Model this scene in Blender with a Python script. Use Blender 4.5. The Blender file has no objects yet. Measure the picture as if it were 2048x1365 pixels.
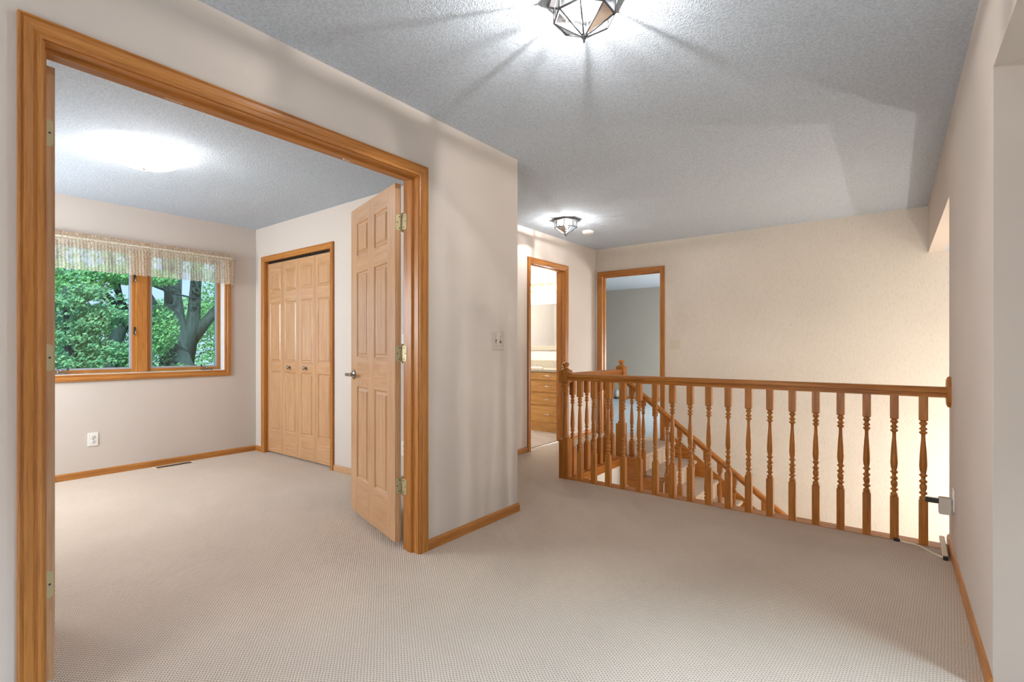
import bpy, bmesh, math, random
from mathutils import Vector, Matrix
R = math.radians
rnd = random.Random(7)
sc = bpy.context.scene
col = sc.collection

# ------------------------------------------------------------------ camera
cam_d = bpy.data.cameras.new('camera'); cam = bpy.data.objects.new('camera', cam_d); col.objects.link(cam)
cam_d.sensor_width = 36.0; cam_d.lens = 995.4/2048*36.0
cam_d.shift_y = 13.4/2048; cam_d.clip_start = 0.02; cam_d.clip_end = 200
cam.location = (0, 0, 1.135); cam.rotation_euler = (R(90), 0, 0.65284)
sc.camera = cam
# ------------------------------------------------------------------ view + world
sc.view_settings.view_transform = 'Standard'; sc.view_settings.look = 'None'
sc.view_settings.gamma = 1.0; sc.view_settings.exposure = 1.36
sc.view_settings.use_curve_mapping = False
w = bpy.data.worlds.new('sky'); sc.world = w; w.use_nodes = True
nt = w.node_tree; nt.nodes.clear()
wo = nt.nodes.new('ShaderNodeOutputWorld'); bg = nt.nodes.new('ShaderNodeBackground')
tc = nt.nodes.new('ShaderNodeTexCoord'); sp = nt.nodes.new('ShaderNodeSeparateXYZ'); rp = nt.nodes.new('ShaderNodeValToRGB')
nt.links.new(tc.outputs['Generated'], sp.inputs[0]); nt.links.new(sp.outputs['Z'], rp.inputs[0])
nt.links.new(rp.outputs[0], bg.inputs[0]); nt.links.new(bg.outputs[0], wo.inputs[0])
rp.color_ramp.elements[0].color = (0.86, 0.76, 1.0, 1); rp.color_ramp.elements[0].position = 0.0
rp.color_ramp.elements[1].color = (0.50, 0.50, 0.95, 1); rp.color_ramp.elements[1].position = 0.7
bg.inputs[1].default_value = 0.60
# ------------------------------------------------------------------ lights
def light(name, kind, loc, power, color=(1, 1, 1), rot=(0, 0, 0), size=None, size_y=None, radius=None):
    d = bpy.data.lights.new(name, kind); d.energy = power; d.color = color
    if kind == 'AREA':
        d.shape = 'RECTANGLE'; d.size = size; d.size_y = size_y or size
    elif radius is not None:
        d.shadow_soft_size = radius
    o = bpy.data.objects.new(name, d); col.objects.link(o); o.location = loc; o.rotation_euler = rot
    return o
sun = light('sun', 'SUN', (20, 0, 30), 4.5, (1, 0.97, 0.88), (R(42), 0, R(70))); sun.data.angle = R(2)
DAY = (0.56, 0.79, 1.0); WARM = (1.0, 0.93, 0.84)
def aim(d): return Vector(d).to_track_quat('-Z', 'Y').to_euler()
# unseen area lights added for daylight, with no window openings built
light('daylight_side_room', 'AREA', (4.35, 0.35, 0.95), 14, DAY, (0, R(80), 0), 1.3, 0.9)
l = light('side_hall_floor_fill', 'AREA', (1.35, 1.30, 2.045), 52, DAY, aim((-0.42, -0.30, -0.86)), 0.6, 0.8); l.data.spread = R(88)  # added overhead fill to brighten the hall floor; no skylight there
light('fill_behind', 'AREA', (-0.9, -2.9, 1.4), 30, (0.9, 0.95, 1), (R(90), 0, 0), 1.6, 1.4)  # made-up fill behind the camera for ambient light
light('daylight_fill_left_room', 'AREA', (-4.8, -0.33, 1.35), 46, (0.82, 0.92, 1), (R(72), 0, 0), 1.3, 1.2)  # added fill for left room daylight, on a windowless wall
light('daylight_bedroom', 'AREA', (-0.75, 8.9, 0.75), 72, (1, 0.97, 0.92), (0, R(75), 0), 0.9, 2.2)
light('foyer_sconce_light', 'POINT', (2.5, 5.42, 0.27), 42, WARM, radius=0.03)
light('foyer_lamp_light', 'POINT', (1.0, 5.05, -0.05), 23, WARM, radius=0.03)
light('lower_hall_light', 'AREA', (0.8, 4.9, -2.2), 12, WARM, (R(180), 0, 0), 1.4, 0.9)

# ------------------------------------------------------------------ node helpers
def newmat(name):
    m = bpy.data.materials.new(name); m.use_nodes = True
    t = m.node_tree; b = t.nodes['Principled BSDF']
    return m, t, b
def N(t, kind, **kw):
    n = t.nodes.new(kind)
    for k, v in kw.items():
        if k.startswith('i_'):
            n.inputs[int(k[2:]) if k[2:].isdigit() else k[2:].replace('_', ' ')].default_value = v
        else: setattr(n, k, v)
    return n
def coords(t, scale=(1, 1, 1), rand=False, rot=(0, 0, 0)):
    c = N(t, 'ShaderNodeTexCoord'); m = N(t, 'ShaderNodeMapping'); m.inputs['Scale'].default_value = scale
    m.inputs['Rotation'].default_value = rot
    if rand:
        oi = N(t, 'ShaderNodeObjectInfo'); mu = N(t, 'ShaderNodeMath', operation='MULTIPLY'); mu.inputs[1].default_value = 17.0
        ad = N(t, 'ShaderNodeVectorMath', operation='ADD')
        t.links.new(oi.outputs['Random'], mu.inputs[0]); t.links.new(c.outputs['Object'], ad.inputs[0]); t.links.new(mu.outputs[0], ad.inputs[1])
        t.links.new(ad.outputs[0], m.inputs['Vector'])
    else: t.links.new(c.outputs['Object'], m.inputs['Vector'])
    return m.outputs[0]
def noise(t, vec, scale, detail=3, rough=0.5, dist=0.0):
    n = N(t, 'ShaderNodeTexNoise'); n.inputs['Scale'].default_value = scale; n.inputs['Detail'].default_value = detail
    n.inputs['Roughness'].default_value = rough; n.inputs['Distortion'].default_value = dist
    t.links.new(vec, n.inputs['Vector']); return n.outputs[0]
def ramp(t, fac, stops):
    r = N(t, 'ShaderNodeValToRGB'); e = r.color_ramp.elements
    while len(e) < len(stops): e.new(0.5)
    for k, (p, c) in enumerate(stops):
        e[k].position = p; e[k].color = (*c, 1) if len(c) == 3 else c
    t.links.new(fac, r.inputs[0]); return r.outputs[0]
def mixc(t, fac, a, b, mode='MIX'):
    m = N(t, 'ShaderNodeMix', data_type='RGBA', blend_type=mode)
    for k, v in ((0, fac), (6, a), (7, b)):
        if isinstance(v, (int, float)): m.inputs[k].default_value = v
        elif isinstance(v, tuple): m.inputs[k].default_value = (*v, 1)
        else: t.links.new(v, m.inputs[k])
    return m.outputs[2]
def bump(t, b, height, strength, dist):
    n = N(t, 'ShaderNodeBump'); n.inputs['Strength'].default_value = strength; n.inputs['Distance'].default_value = dist
    t.links.new(height, n.inputs['Height']); t.links.new(n.outputs[0], b.inputs['Normal'])
def plain(name, c, rough=0.5, metal=0.0, spec=0.5):
    m, t, b = newmat(name); b.inputs['Base Color'].default_value = (*c, 1); b.inputs['Roughness'].default_value = rough
    b.inputs['Metallic'].default_value = metal; b.inputs['Specular IOR Level'].default_value = spec
    v = coords(t); n = noise(t, v, 40, 3)
    r = ramp(t, n, [(0.3, (rough*0.85,)*3), (0.7, (min(1, rough*1.15),)*3)]); t.links.new(r, b.inputs['Roughness'])
    return m
def wood(name, axis, dark, mid, lite, rough=0.32, fine=1.0, coat=0.25, pore=0.66):
    m, t, b = newmat(name)
    along, across = 1.6, 26.0
    s = [across]*3; s['XYZ'.index(axis)] = along
    v = coords(t, tuple(s), rand=True)
    g = noise(t, v, 1.0, 4, 0.6, 1.2)
    s2 = [240.0*fine]*3; s2['XYZ'.index(axis)] = 7.0
    v2 = coords(t, tuple(s2), rand=True); f = noise(t, v2, 1.0, 3, 0.6)
    c = ramp(t, g, [(0.28, dark), (0.5, mid), (0.74, lite)])
    pores = ramp(t, f, [(0.34, (pore, pore*0.92, pore*0.86)), (0.52, (1, 1, 1))])
    c2 = mixc(t, 0.8, c, pores, 'MULTIPLY')
    t.links.new(c2, b.inputs['Base Color']); b.inputs['Roughness'].default_value = rough
    b.inputs['Coat Weight'].default_value = coat; b.inputs['Specular IOR Level'].default_value = 0.35; b.inputs['Coat Roughness'].default_value = 0.2
    bump(t, b, f, 0.12, 0.001)
    return m
def woodset(name, *a, **k): return {ax: wood(name + '_' + ax.lower(), ax, *a, **k) for ax in 'XYZ'}
OAK = woodset('oak_trim', (0.36, 0.130, 0.026), (0.45, 0.175, 0.036), (0.52, 0.225, 0.052), rough=0.38, coat=0.1)
RAIL = woodset('oak_railing', (0.29, 0.092, 0.009), (0.40, 0.140, 0.018), (0.50, 0.195, 0.032), rough=0.36, coat=0.12)
FIR = woodset('fir_door', (0.46, 0.245, 0.115), (0.53, 0.30, 0.150), (0.58, 0.35, 0.19), rough=0.30, fine=0.8, coat=0.30, pore=0.82)
VAN = woodset('oak_vanity', (0.58, 0.28, 0.07), (0.68, 0.36, 0.105), (0.76, 0.44, 0.15))

def paint(name, c, var=0.05, grass=False, bs=0.15):
    m, t, b = newmat(name)
    v = coords(t); n = noise(t, v, 1.3, 2)
    d = tuple(x*(1-var) for x in c)
    cc = ramp(t, n, [(0.3, d), (0.7, c)])
    if grass:
        v2 = coords(t, (300, 300, 34)); f = noise(t, v2, 1, 2, 0.6)
        k = ramp(t, f, [(0.30, (0.80, 0.77, 0.73)), (0.46, (1, 1, 1))])
        cc = mixc(t, 0.75, cc, k, 'MULTIPLY')
        bump(t, b, f, 0.08, 0.0006)
    else:
        v2 = coords(t, (60, 60, 60)); f = noise(t, v2, 1, 2); bump(t, b, f, bs, 0.001)
    t.links.new(cc, b.inputs['Base Color']); b.inputs['Roughness'].default_value = 0.75
    b.inputs['Specular IOR Level'].default_value = 0.25
    return m
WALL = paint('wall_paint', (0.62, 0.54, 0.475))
WALL_SHADED = paint('wall_paint_shaded', (0.47, 0.39, 0.33))  # wall paint darkened to put the return wall's shade into its colour
WALL_BACK = paint('wall_covering', (0.72, 0.655, 0.57), grass=True)
WALL_WHITE = paint('wall_white', (0.80, 0.78, 0.75))
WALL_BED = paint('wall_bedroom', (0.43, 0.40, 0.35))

def ceiling_mat(name, c):
    m, t, b = newmat(name)
    v = coords(t); n1 = noise(t, v, 88, 3, 0.7); n2 = noise(t, v, 210, 2, 0.5)
    ad = N(t, 'ShaderNodeMath', operation='ADD'); t.links.new(n1, ad.inputs[0]); t.links.new(n2, ad.inputs[1])
    r = ramp(t, n1, [(0.36, tuple(x*0.80 for x in c)), (0.6, c)])
    t.links.new(r, b.inputs['Base Color']); b.inputs['Roughness'].default_value = 0.9; b.inputs['Specular IOR Level'].default_value = 0.1
    bump(t, b, ad.outputs[0], 0.9, 0.0045)
    return m
CEIL = ceiling_mat('ceiling_texture', (0.575, 0.63, 0.70))

def carpet_mat(name, c, dark, rot=0.0):
    m, t, b = newmat(name)
    v = coords(t, (1, 1, 1), rot=(0, 0, rot))
    s = N(t, 'ShaderNodeSeparateXYZ'); t.links.new(v, s.inputs[0])
    jn = noise(t, v, 30, 2)
    def wav(sock, k, ph):
        a = N(t, 'ShaderNodeMath', operation='MULTIPLY_ADD'); t.links.new(sock, a.inputs[0]); a.inputs[1].default_value = k; a.inputs[2].default_value = ph
        j = N(t, 'ShaderNodeMath', operation='MULTIPLY_ADD'); t.links.new(jn, j.inputs[0]); j.inputs[1].default_value = 2.2; t.links.new(a.outputs[0], j.inputs[2])
        q = N(t, 'ShaderNodeMath', operation='SINE'); t.links.new(j.outputs[0], q.inputs[0]); return q.outputs[0]
    P = 2*math.pi
    a = wav(s.outputs['X'], P/0.019, 0); bb = wav(s.outputs['Y'], P/0.013, 0)
    mu = N(t, 'ShaderNodeMath', operation='MULTIPLY'); t.links.new(a, mu.inputs[0]); t.links.new(bb, mu.inputs[1])
    fine = noise(t, v, 420, 2, 0.7)
    mo = noise(t, v, 2.2, 3, 0.6)
    spots = ramp(t, mu.outputs[0], [(0.38, c), (0.85, dark)])
    fn = ramp(t, fine, [(0.3, (0.80, 0.78, 0.76)), (0.65, (1.06, 1.06, 1.06))])
    c1 = mixc(t, 1.0, spots, fn, 'MULTIPLY')
    c2 = mixc(t, 1.0, c1, ramp(t, mo, [(0.3, (0.93, 0.925, 0.92)), (0.7, (1, 1, 1))]), 'MULTIPLY')
    t.links.new(c2, b.inputs['Base Color']); b.inputs['Roughness'].default_value = 0.95; b.inputs['Specular IOR Level'].default_value = 0.1
    b.inputs['Sheen Weight'].default_value = 0.15
    inv = N(t, 'ShaderNodeMath', operation='MULTIPLY'); t.links.new(mu.outputs[0], inv.inputs[0]); inv.inputs[1].default_value = -1
    ad = N(t, 'ShaderNodeMath', operation='ADD'); t.links.new(inv.outputs[0], ad.inputs[0]); t.links.new(fine, ad.inputs[1])
    bump(t, b, ad.outputs[0], 0.5, 0.004)
    return m
CARPET = carpet_mat('carpet_woven', (0.69, 0.56, 0.445), (0.22, 0.155, 0.105), R(4))
CARPET_BLUE = carpet_mat('carpet_bedroom', (0.50, 0.62, 0.70), (0.36, 0.46, 0.54))

def vinyl_mat():
    m, t, b = newmat('vinyl_plank'); v = coords(t, (3, 22, 1)); n = noise(t, v, 1, 4, 0.6, 0.6)
    t.links.new(ramp(t, n, [(0.3, (0.36, 0.30, 0.26)), (0.55, (0.62, 0.56, 0.51)), (0.75, (0.74, 0.70, 0.66))]), b.inputs['Base Color'])
    b.inputs['Roughness'].default_value = 0.35; return m
VINYL = vinyl_mat()
def marble_mat(name, a, c):
    m, t, b = newmat(name); v = coords(t); n = noise(t, v, 60, 4, 0.7)
    t.links.new(ramp(t, n, [(0.35, a), (0.65, c)]), b.inputs['Base Color']); b.inputs['Roughness'].default_value = 0.25; return m
COUNTER = marble_mat('counter_stone', (0.42, 0.38, 0.30), (0.62, 0.57, 0.47))
METAL_DARK = plain('lamp_metal', (0.16, 0.16, 0.165), 0.4, 0.7)
BRASS = plain('brass_aged', (0.50, 0.42, 0.24), 0.5, 0.55)
PEWTER = plain('pewter', (0.32, 0.30, 0.26), 0.25, 1.0)
NICKEL = plain('nickel', (0.75, 0.73, 0.68), 0.25, 1.0)
WHITE = plain('white_plastic', (0.78, 0.75, 0.70), 0.4)
ALMOND = plain('almond_plastic', (0.66, 0.59, 0.47), 0.4)
BEIGEP = plain('beige_plastic', (0.52, 0.45, 0.38), 0.5)
DARK = plain('dark_slot', (0.02, 0.018, 0.015), 0.6)
GREYV = plain('grey_gasket', (0.36, 0.37, 0.40), 0.5)
JAMB_GLARE = plain('jamb_glare', (0.72, 0.68, 0.66), 0.35)  # glare on the wood jamb, put into its colour
BLACKP = plain('black_plastic', (0.015, 0.014, 0.012), 0.3)
CABLE = plain('cable_beige', (0.72, 0.60, 0.47), 0.5)
VENTM = plain('vent_brown', (0.16, 0.11, 0.07), 0.45, 0.5)
GREYC = plain('grey_ceramic', (0.35, 0.38, 0.40), 0.4)

def glass_mat(name, tint, gloss=0.08, alpha_rough=0.02):
    m, t, b = newmat(name); t.nodes.remove(b); o = t.nodes['Material Output']
    tr = N(t, 'ShaderNodeBsdfTransparent'); tr.inputs[0].default_value = (*tint, 1)
    gl = N(t, 'ShaderNodeBsdfGlossy'); gl.inputs['Roughness'].default_value = alpha_rough
    fr = N(t, 'ShaderNodeFresnel'); fr.inputs[0].default_value = 1.45
    mx = N(t, 'ShaderNodeMixShader')
    sc_ = N(t, 'ShaderNodeMath', operation='ADD'); sc_.inputs[1].default_value = gloss; t.links.new(fr.outputs[0], sc_.inputs[0]); sc_.use_clamp = True
    t.links.new(sc_.outputs[0], mx.inputs[0]); t.links.new(tr.outputs[0], mx.inputs[1]); t.links.new(gl.outputs[0], mx.inputs[2])
    t.links.new(mx.outputs[0], o.inputs['Surface']); return m
PANE = glass_mat('window_glass', (0.70, 0.92, 0.93), 0.02)
LAMPGLASS = glass_mat('lamp_glass', (0.86, 0.87, 0.88), 0.04, 0.12)
def bowl_mat():
    m, t, b = newmat('frosted_bowl'); t.nodes.remove(b); o = t.nodes['Material Output']
    v = coords(t); n = noise(t, v, 45, 4, 0.7)
    tr = N(t, 'ShaderNodeBsdfTransparent'); tr.inputs[0].default_value = (0.9, 0.9, 0.9, 1)
    tl = N(t, 'ShaderNodeBsdfTranslucent'); tl.inputs[0].default_value = (0.62, 0.62, 0.62, 1)
    df = N(t, 'ShaderNodeBsdfDiffuse'); df.inputs[0].default_value = (0.85, 0.85, 0.85, 1)
    a = N(t, 'ShaderNodeMixShader'); a.inputs[0].default_value = 0.4; c = N(t, 'ShaderNodeMixShader')
    t.links.new(ramp(t, n, [(0.35, (0.55,)*3), (0.7, (0.9,)*3)]), c.inputs[0])
    t.links.new(tl.outputs[0], a.inputs[1]); t.links.new(df.outputs[0], a.inputs[2])
    t.links.new(tr.outputs[0], c.inputs[1]); t.links.new(a.outputs[0], c.inputs[2]); t.links.new(c.outputs[0], o.inputs['Surface']); return m
BOWL = bowl_mat()
def emit_mat(name, c, s):
    m, t, b = newmat(name); b.inputs['Base Color'].default_value = (*c, 1)
    b.inputs['Emission Color'].default_value = (*c, 1); b.inputs['Emission Strength'].default_value = s; return m
BULB = emit_mat('bulb_glow', (1, 0.95, 0.86), 2.2)
GLOBE = emit_mat('globe_glow', (1, 0.90, 0.68), 1.6)
def mirror_mat():
    m, t, b = newmat('mirror_silver'); b.inputs['Base Color'].default_value = (0.9, 0.9, 0.9, 1)
    b.inputs['Metallic'].default_value = 1; b.inputs['Roughness'].default_value = 0.02; return m
MIRROR = mirror_mat()
def lace_mat():
    m, t, b = newmat('lace_cream'); t.nodes.remove(b); o = t.nodes['Material Output']
    v = coords(t); n = noise(t, v, 100, 3, 0.6); v2 = coords(t, (1, 420, 420)); n2 = noise(t, v2, 1, 1)
    df = N(t, 'ShaderNodeBsdfDiffuse'); tl = N(t, 'ShaderNodeBsdfTranslucent'); tr = N(t, 'ShaderNodeBsdfTransparent')
    cc = ramp(t, n, [(0.35, (0.70, 0.60, 0.45)), (0.62, (0.86, 0.79, 0.66))])
    t.links.new(cc, df.inputs[0]); t.links.new(cc, tl.inputs[0])
    a = N(t, 'ShaderNodeMixShader'); a.inputs[0].default_value = 0.4; t.links.new(df.outputs[0], a.inputs[1]); t.links.new(tl.outputs[0], a.inputs[2])
    ad = N(t, 'ShaderNodeMath', operation='MULTIPLY'); t.links.new(n, ad.inputs[0]); t.links.new(n2, ad.inputs[1])
    c = N(t, 'ShaderNodeMixShader'); t.links.new(ramp(t, ad.outputs[0], [(0.16, (0.38,)*3), (0.34, (0.80,)*3)]), c.inputs[0])
    t.links.new(tr.outputs[0], c.inputs[1]); t.links.new(a.outputs[0], c.inputs[2]); t.links.new(c.outputs[0], o.inputs['Surface']); return m
LACE = lace_mat()
def leaf_mat(name, a, c):
    m, t, b = newmat(name); t.nodes.remove(b); o = t.nodes['Material Output']
    v = coords(t); n = noise(t, v, 5.0, 4, 0.7)
    cc = ramp(t, n, [(0.34, a), (0.62, c)])
    df = N(t, 'ShaderNodeBsdfDiffuse'); tl = N(t, 'ShaderNodeBsdfTranslucent'); mx = N(t, 'ShaderNodeMixShader'); mx.inputs[0].default_value = 0.35
    t.links.new(cc, df.inputs[0]); t.links.new(cc, tl.inputs[0]); t.links.new(df.outputs[0], mx.inputs[1]); t.links.new(tl.outputs[0], mx.inputs[2])
    t.links.new(mx.outputs[0], o.inputs['Surface']); return m
LEAF_A = leaf_mat('leaf_green', (0.07, 0.22, 0.09), (0.36, 0.58, 0.24))
LEAF_B = leaf_mat('leaf_dark', (0.035, 0.14, 0.09), (0.15, 0.34, 0.20))
LEAF_C = leaf_mat('needle_pale', (0.10, 0.25, 0.14), (0.32, 0.46, 0.24))
def bark_mat():
    m, t, b = newmat('bark'); v = coords(t, (14, 14, 2.5)); n = noise(t, v, 1, 4, 0.7)
    t.links.new(ramp(t, n, [(0.3, (0.012, 0.022, 0.024)), (0.7, (0.05, 0.06, 0.055))]), b.inputs['Base Color']); b.inputs['Roughness'].default_value = 0.9
    bump(t, b, n, 0.6, 0.03); return m
BARK = bark_mat()
GRASS = plain('lawn', (0.08, 0.2, 0.06), 0.9)

# ------------------------------------------------------------------ mesh builder
class MB:
    def __init__(s): s.v = []; s.f = []; s.m = []; s.sm = []; s.mats = []
    def mi(s, mat):
        if mat not in s.mats: s.mats.append(mat)
        return s.mats.index(mat)
    def face(s, idx, mat, smooth=False): s.f.append(idx); s.m.append(s.mi(mat)); s.sm.append(smooth)
    def quad(s, pts, mat, smooth=False):
        n = len(s.v); s.v += [tuple(p) for p in pts]; s.face(list(range(n, n+len(pts))), mat, smooth)
    def box(s, x0, x1, y0, y1, z0, z1, mat, M=None):
        x0, x1 = sorted((x0, x1)); y0, y1 = sorted((y0, y1)); z0, z1 = sorted((z0, z1))
        n = len(s.v); P = [(x0,y0,z0),(x1,y0,z0),(x1,y1,z0),(x0,y1,z0),(x0,y0,z1),(x1,y0,z1),(x1,y1,z1),(x0,y1,z1)]
        if M: P = [tuple(M @ Vector(p)) for p in P]
        s.v += P
        for q in ((0,3,2,1),(4,5,6,7),(0,1,5,4),(1,2,6,5),(2,3,7,6),(3,0,4,7)): s.face([n+i for i in q], mat)
    def bbox(s, x0, x1, y0, y1, z0, z1, mat, b=0.004, M=None, seg=2):
        """bevelled box"""
        bm = bmesh.new(); r = bmesh.ops.create_cube(bm, size=1)
        for v in bm.verts: v.co = Vector(((x0+x1)/2+v.co.x*abs(x1-x0), (y0+y1)/2+v.co.y*abs(y1-y0), (z0+z1)/2+v.co.z*abs(z1-z0)))
        bmesh.ops.bevel(bm, geom=list(bm.edges), offset=b, segments=seg, affect='EDGES', profile=0.5)
        s.addbm(bm, mat, M, False)
    def addbm(s, bm, mat, M=None, smooth=False):
        n = len(s.v); bm.verts.index_update()
        for v in bm.verts: s.v.append(tuple(M @ v.co) if M else tuple(v.co))
        for f in bm.faces: s.face([n+v.index for v in f.verts], mat, smooth)
        bm.free()
    def lathe(s, prof, mat, seg=16, M=None, smooth=True, cap=True):
        """prof: list of (r, z)"""
        n = len(s.v)
        for (r, z) in prof:
            for k in range(seg):
                a = 2*math.pi*k/seg; p = Vector((r*math.cos(a), r*math.sin(a), z)); s.v.append(tuple(M @ p) if M else tuple(p))
        for i in range(len(prof)-1):
            for k in range(seg):
                a = n+i*seg+k; b = n+i*seg+(k+1) % seg
                s.face([a, b, b+seg, a+seg], mat, smooth)
        if cap:
            s.face([n+k for k in reversed(range(seg))], mat); s.face([n+(len(prof)-1)*seg+k for k in range(seg)], mat)
    def sweep(s, rings, mats, closed_profile=True, caps=True, smooth=False, loop=False):
        """rings: list of rings of equal length; mats: material or list per segment"""
        n = len(s.v); L = len(rings[0])
        for r in rings: s.v += [tuple(p) for p in r]
        nr = len(rings)
        for i in range(nr if loop else nr-1):
            mat = mats[i] if isinstance(mats, list) else mats
            for k in range(L if closed_profile else L-1):
                a = n+i*L+k; b = n+i*L+(k+1) % L; j = n+((i+1) % nr)*L
                s.face([a, b, j+(k+1) % L, j+k], mat, smooth)
        if caps and not loop:
            m0 = mats[0] if isinstance(mats, list) else mats; m1 = mats[-1] if isinstance(mats, list) else mats
            s.face([n+k for k in reversed(range(L))], m0); s.face([n+(nr-1)*L+k for k in range(L)], m1)
    def tube(s, pts, rad, mat, seg=8, smooth=True):
        pts = [Vector(p) for p in pts]; rings = []
        for i, p in enumerate(pts):
            d = (pts[min(i+1, len(pts)-1)] - pts[max(i-1, 0)]).normalized()
            u = d.cross(Vector((0, 0, 1)));  u = u if u.length > 1e-3 else d.cross(Vector((1, 0, 0))); u.normalize(); v = d.cross(u)
            r = rad[i] if isinstance(rad, (list, tuple)) else rad
            rings.append([p + u*r*math.cos(2*math.pi*k/seg) + v*r*math.sin(2*math.pi*k/seg) for k in range(seg)])
        s.sweep(rings, mat, smooth=smooth)
    def build(s, name, parent=None, loc=(0, 0, 0), rot=None):
        me = bpy.data.meshes.new(name); me.from_pydata(s.v, [], s.f)
        for m in s.mats: me.materials.append(m)
        me.polygons.foreach_set('material_index', s.m); me.polygons.foreach_set('use_smooth', s.sm)
        bm = bmesh.new(); bm.from_mesh(me); bmesh.ops.recalc_face_normals(bm, faces=bm.faces); bm.to_mesh(me); bm.free()
        me.update()
        o = bpy.data.objects.new(name, me); col.objects.link(o); o.location = loc
        if rot: o.rotation_euler = rot
        if parent: o.parent = parent
        return o
def tag(o, label=None, cat=None, group=None, kind=None):
    if label: o['label'] = label
    if cat: o['category'] = cat
    if group: o['group'] = group
    if kind: o['kind'] = kind
    return o
def empty(name, loc=(0, 0, 0), rot=(0, 0, 0)):
    o = bpy.data.objects.new(name, None); col.objects.link(o); o.location = loc; o.rotation_euler = rot; o.empty_display_size = 0.1; return o
def struct(mb, name, label=None, cat=None): return tag(mb.build(name), label, cat, None, 'structure')
def copy_tree(o, parent=None):
    c = o.copy(); col.objects.link(c); c.parent = parent
    for ch in [x for x in bpy.data.objects if x.parent == o]: copy_tree(ch, c)
    return c

H = 2.44
# ================================================================== SHELL
XL, XLr = -2.07, -2.185        # doorway wall: hall face, room face
XR = 0.26
YB = 5.965
m = MB()                       # ---- floor: hall, landing and left room in one woven carpet
m.box(XL, XR, -3.0, 3.705, -0.25, 0, CARPET)
m.box(XR, 4.4, -3.0, 2.24, -0.25, 0, CARPET)
m.box(-3.155, XL, 2.77, 3.705, -0.25, 0, CARPET)
m.box(-3.155, -2.31, 3.705, YB+0.12, -0.25, 0, CARPET)
m.box(-2.31, -2.12, 4.93, YB, -0.25, 0, CARPET)
m.box(-5.6, XL, -0.4, 2.655, -0.25, 0, CARPET); m.box(-5.6, -3.3, 2.655, 3.0, -0.25, 0, CARPET)
m.box(XL-0.001, XL+0.001, 0.3, 1.9, -0.2, -0.1, CARPET)
struct(m, 'floor', 'beige woven loop carpet of the hall and left room', 'carpet')
m = MB(); m.box(-5.3, -3.155, 4.0, 6.15, -0.25, 0.0, VINYL); struct(m, 'floor_bathroom', 'grey wood-look vinyl floor of the bathroom', 'floor')
m = MB(); m.box(-7.5, -0.5, YB+0.12, 10.45, -0.25, 0.0, CARPET_BLUE); struct(m, 'floor_bedroom', 'pale blue carpet of the far bedroom', 'carpet')
m = MB(); m.box(-2.6, 3.8, 2.3, 6.1, -2.85, -2.7, CARPET); struct(m, 'floor_lower')
m = MB()
m.box(XL-0.1, XR, -3.0, 2.7, H, H+0.15, CEIL); m.box(-3.25, XR, 2.7, 6.1, H, H+0.15, CEIL)
struct(m, 'ceiling', 'textured grey-white ceiling over the hall', 'ceiling')
m = MB(); m.box(-5.75, XL-0.1, -0.5, 2.7, H, H+0.15, CEIL); struct(m, 'ceiling_room', 'textured ceiling of the left room with its lamp', 'ceiling')
m = MB(); m.box(-5.4, -3.25, 3.9, 6.3, H, H+0.15, WALL_WHITE); struct(m, 'ceiling_bathroom')
m = MB(); m.box(-7.5, -0.4, 6.1, 10.6, H, H+0.15, CEIL); struct(m, 'ceiling_bedroom')
m = MB(); m.box(XR+0.115, 3.9, 3.7, 6.1, 2.012, 2.2, CEIL); m.box(XR+0.115, 4.5, -3.1, 2.35, 2.05, 2.2, CEIL); struct(m, 'ceiling_side', 'lower ceiling beyond the right wall opening', 'ceiling')

OY0, OY1, OZ = 0.343, 1.857, 2.075     # double doorway
m = MB()
m.box(XLr, XL, -3.0, OY0-0.02, 0, H, WALL); m.box(XLr, XL, OY1+0.02, 2.77, 0, H, WALL); m.box(XLr, XL, OY0-0.02, OY1+0.02, OZ+0.02, H, WALL)
struct(m, 'wall_left', 'beige wall holding the wide double doorway', 'wall')
# window wall
WY0, WY1, WZ0, WZ1 = 0.915, 2.325, 0.905, 2.06
m = MB(); X0, X1 = -5.76, -5.6
wt = 0.012
m.box(X0, X1, -0.5, WY0-wt, -0.1, H, WALL); m.box(X0, X1, WY1+wt, 3.0, -0.1, H, WALL); m.box(X0, X1, WY0-wt, WY1+wt, -0.1, WZ0-wt, WALL); m.box(X0, X1, WY0-wt, WY1+wt, WZ1+wt, H, WALL)
struct(m, 'wall_window', 'beige wall with the casement window', 'wall')
CX0, CX1, CZ = -5.388, -4.158, 2.065   # closet opening
m = MB()
m.box(-5.6, CX0-0.015, 2.655, 2.77, 0, H, WALL); m.box(CX1+0.015, XLr, 2.655, 2.77, 0, H, WALL); m.box(CX0-0.015, CX1+0.015, 2.655, 2.77, CZ+0.015, H, WALL)
struct(m, 'wall_closet', 'beige wall around the folding closet doors', 'wall')
m = MB(); m.box(-5.7, -3.27, 2.95, 3.0, 0, H, WALL); m.box(-3.3, -3.27, 2.77, 2.95, 0, H, WALL); struct(m, 'wall_closet_back')
m = MB(); m.box(-5.76, XLr, -0.5, -0.4, 0, H, WALL); struct(m, 'wall_room_near')
BY0, BY1, BZ = 4.459, 5.177, 2.065     # bathroom doorway
XB = -3.155
m = MB()
m.box(XB-0.115, XB, 2.77, BY0-0.015, 0, H, WALL); m.box(XB-0.115, XB, BY1+0.015, YB+0.12, 0, H, WALL); m.box(XB-0.115, XB, BY0-0.015, BY1+0.015, BZ+0.015, H, WALL)
struct(m, 'wall_bathroom', 'beige wall beside the bathroom door', 'wall')
DX0, DX1, DZ = -3.058, -2.272, 2.075   # bedroom doorway
m = MB(); Y0, Y1 = YB, YB+0.12
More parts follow.
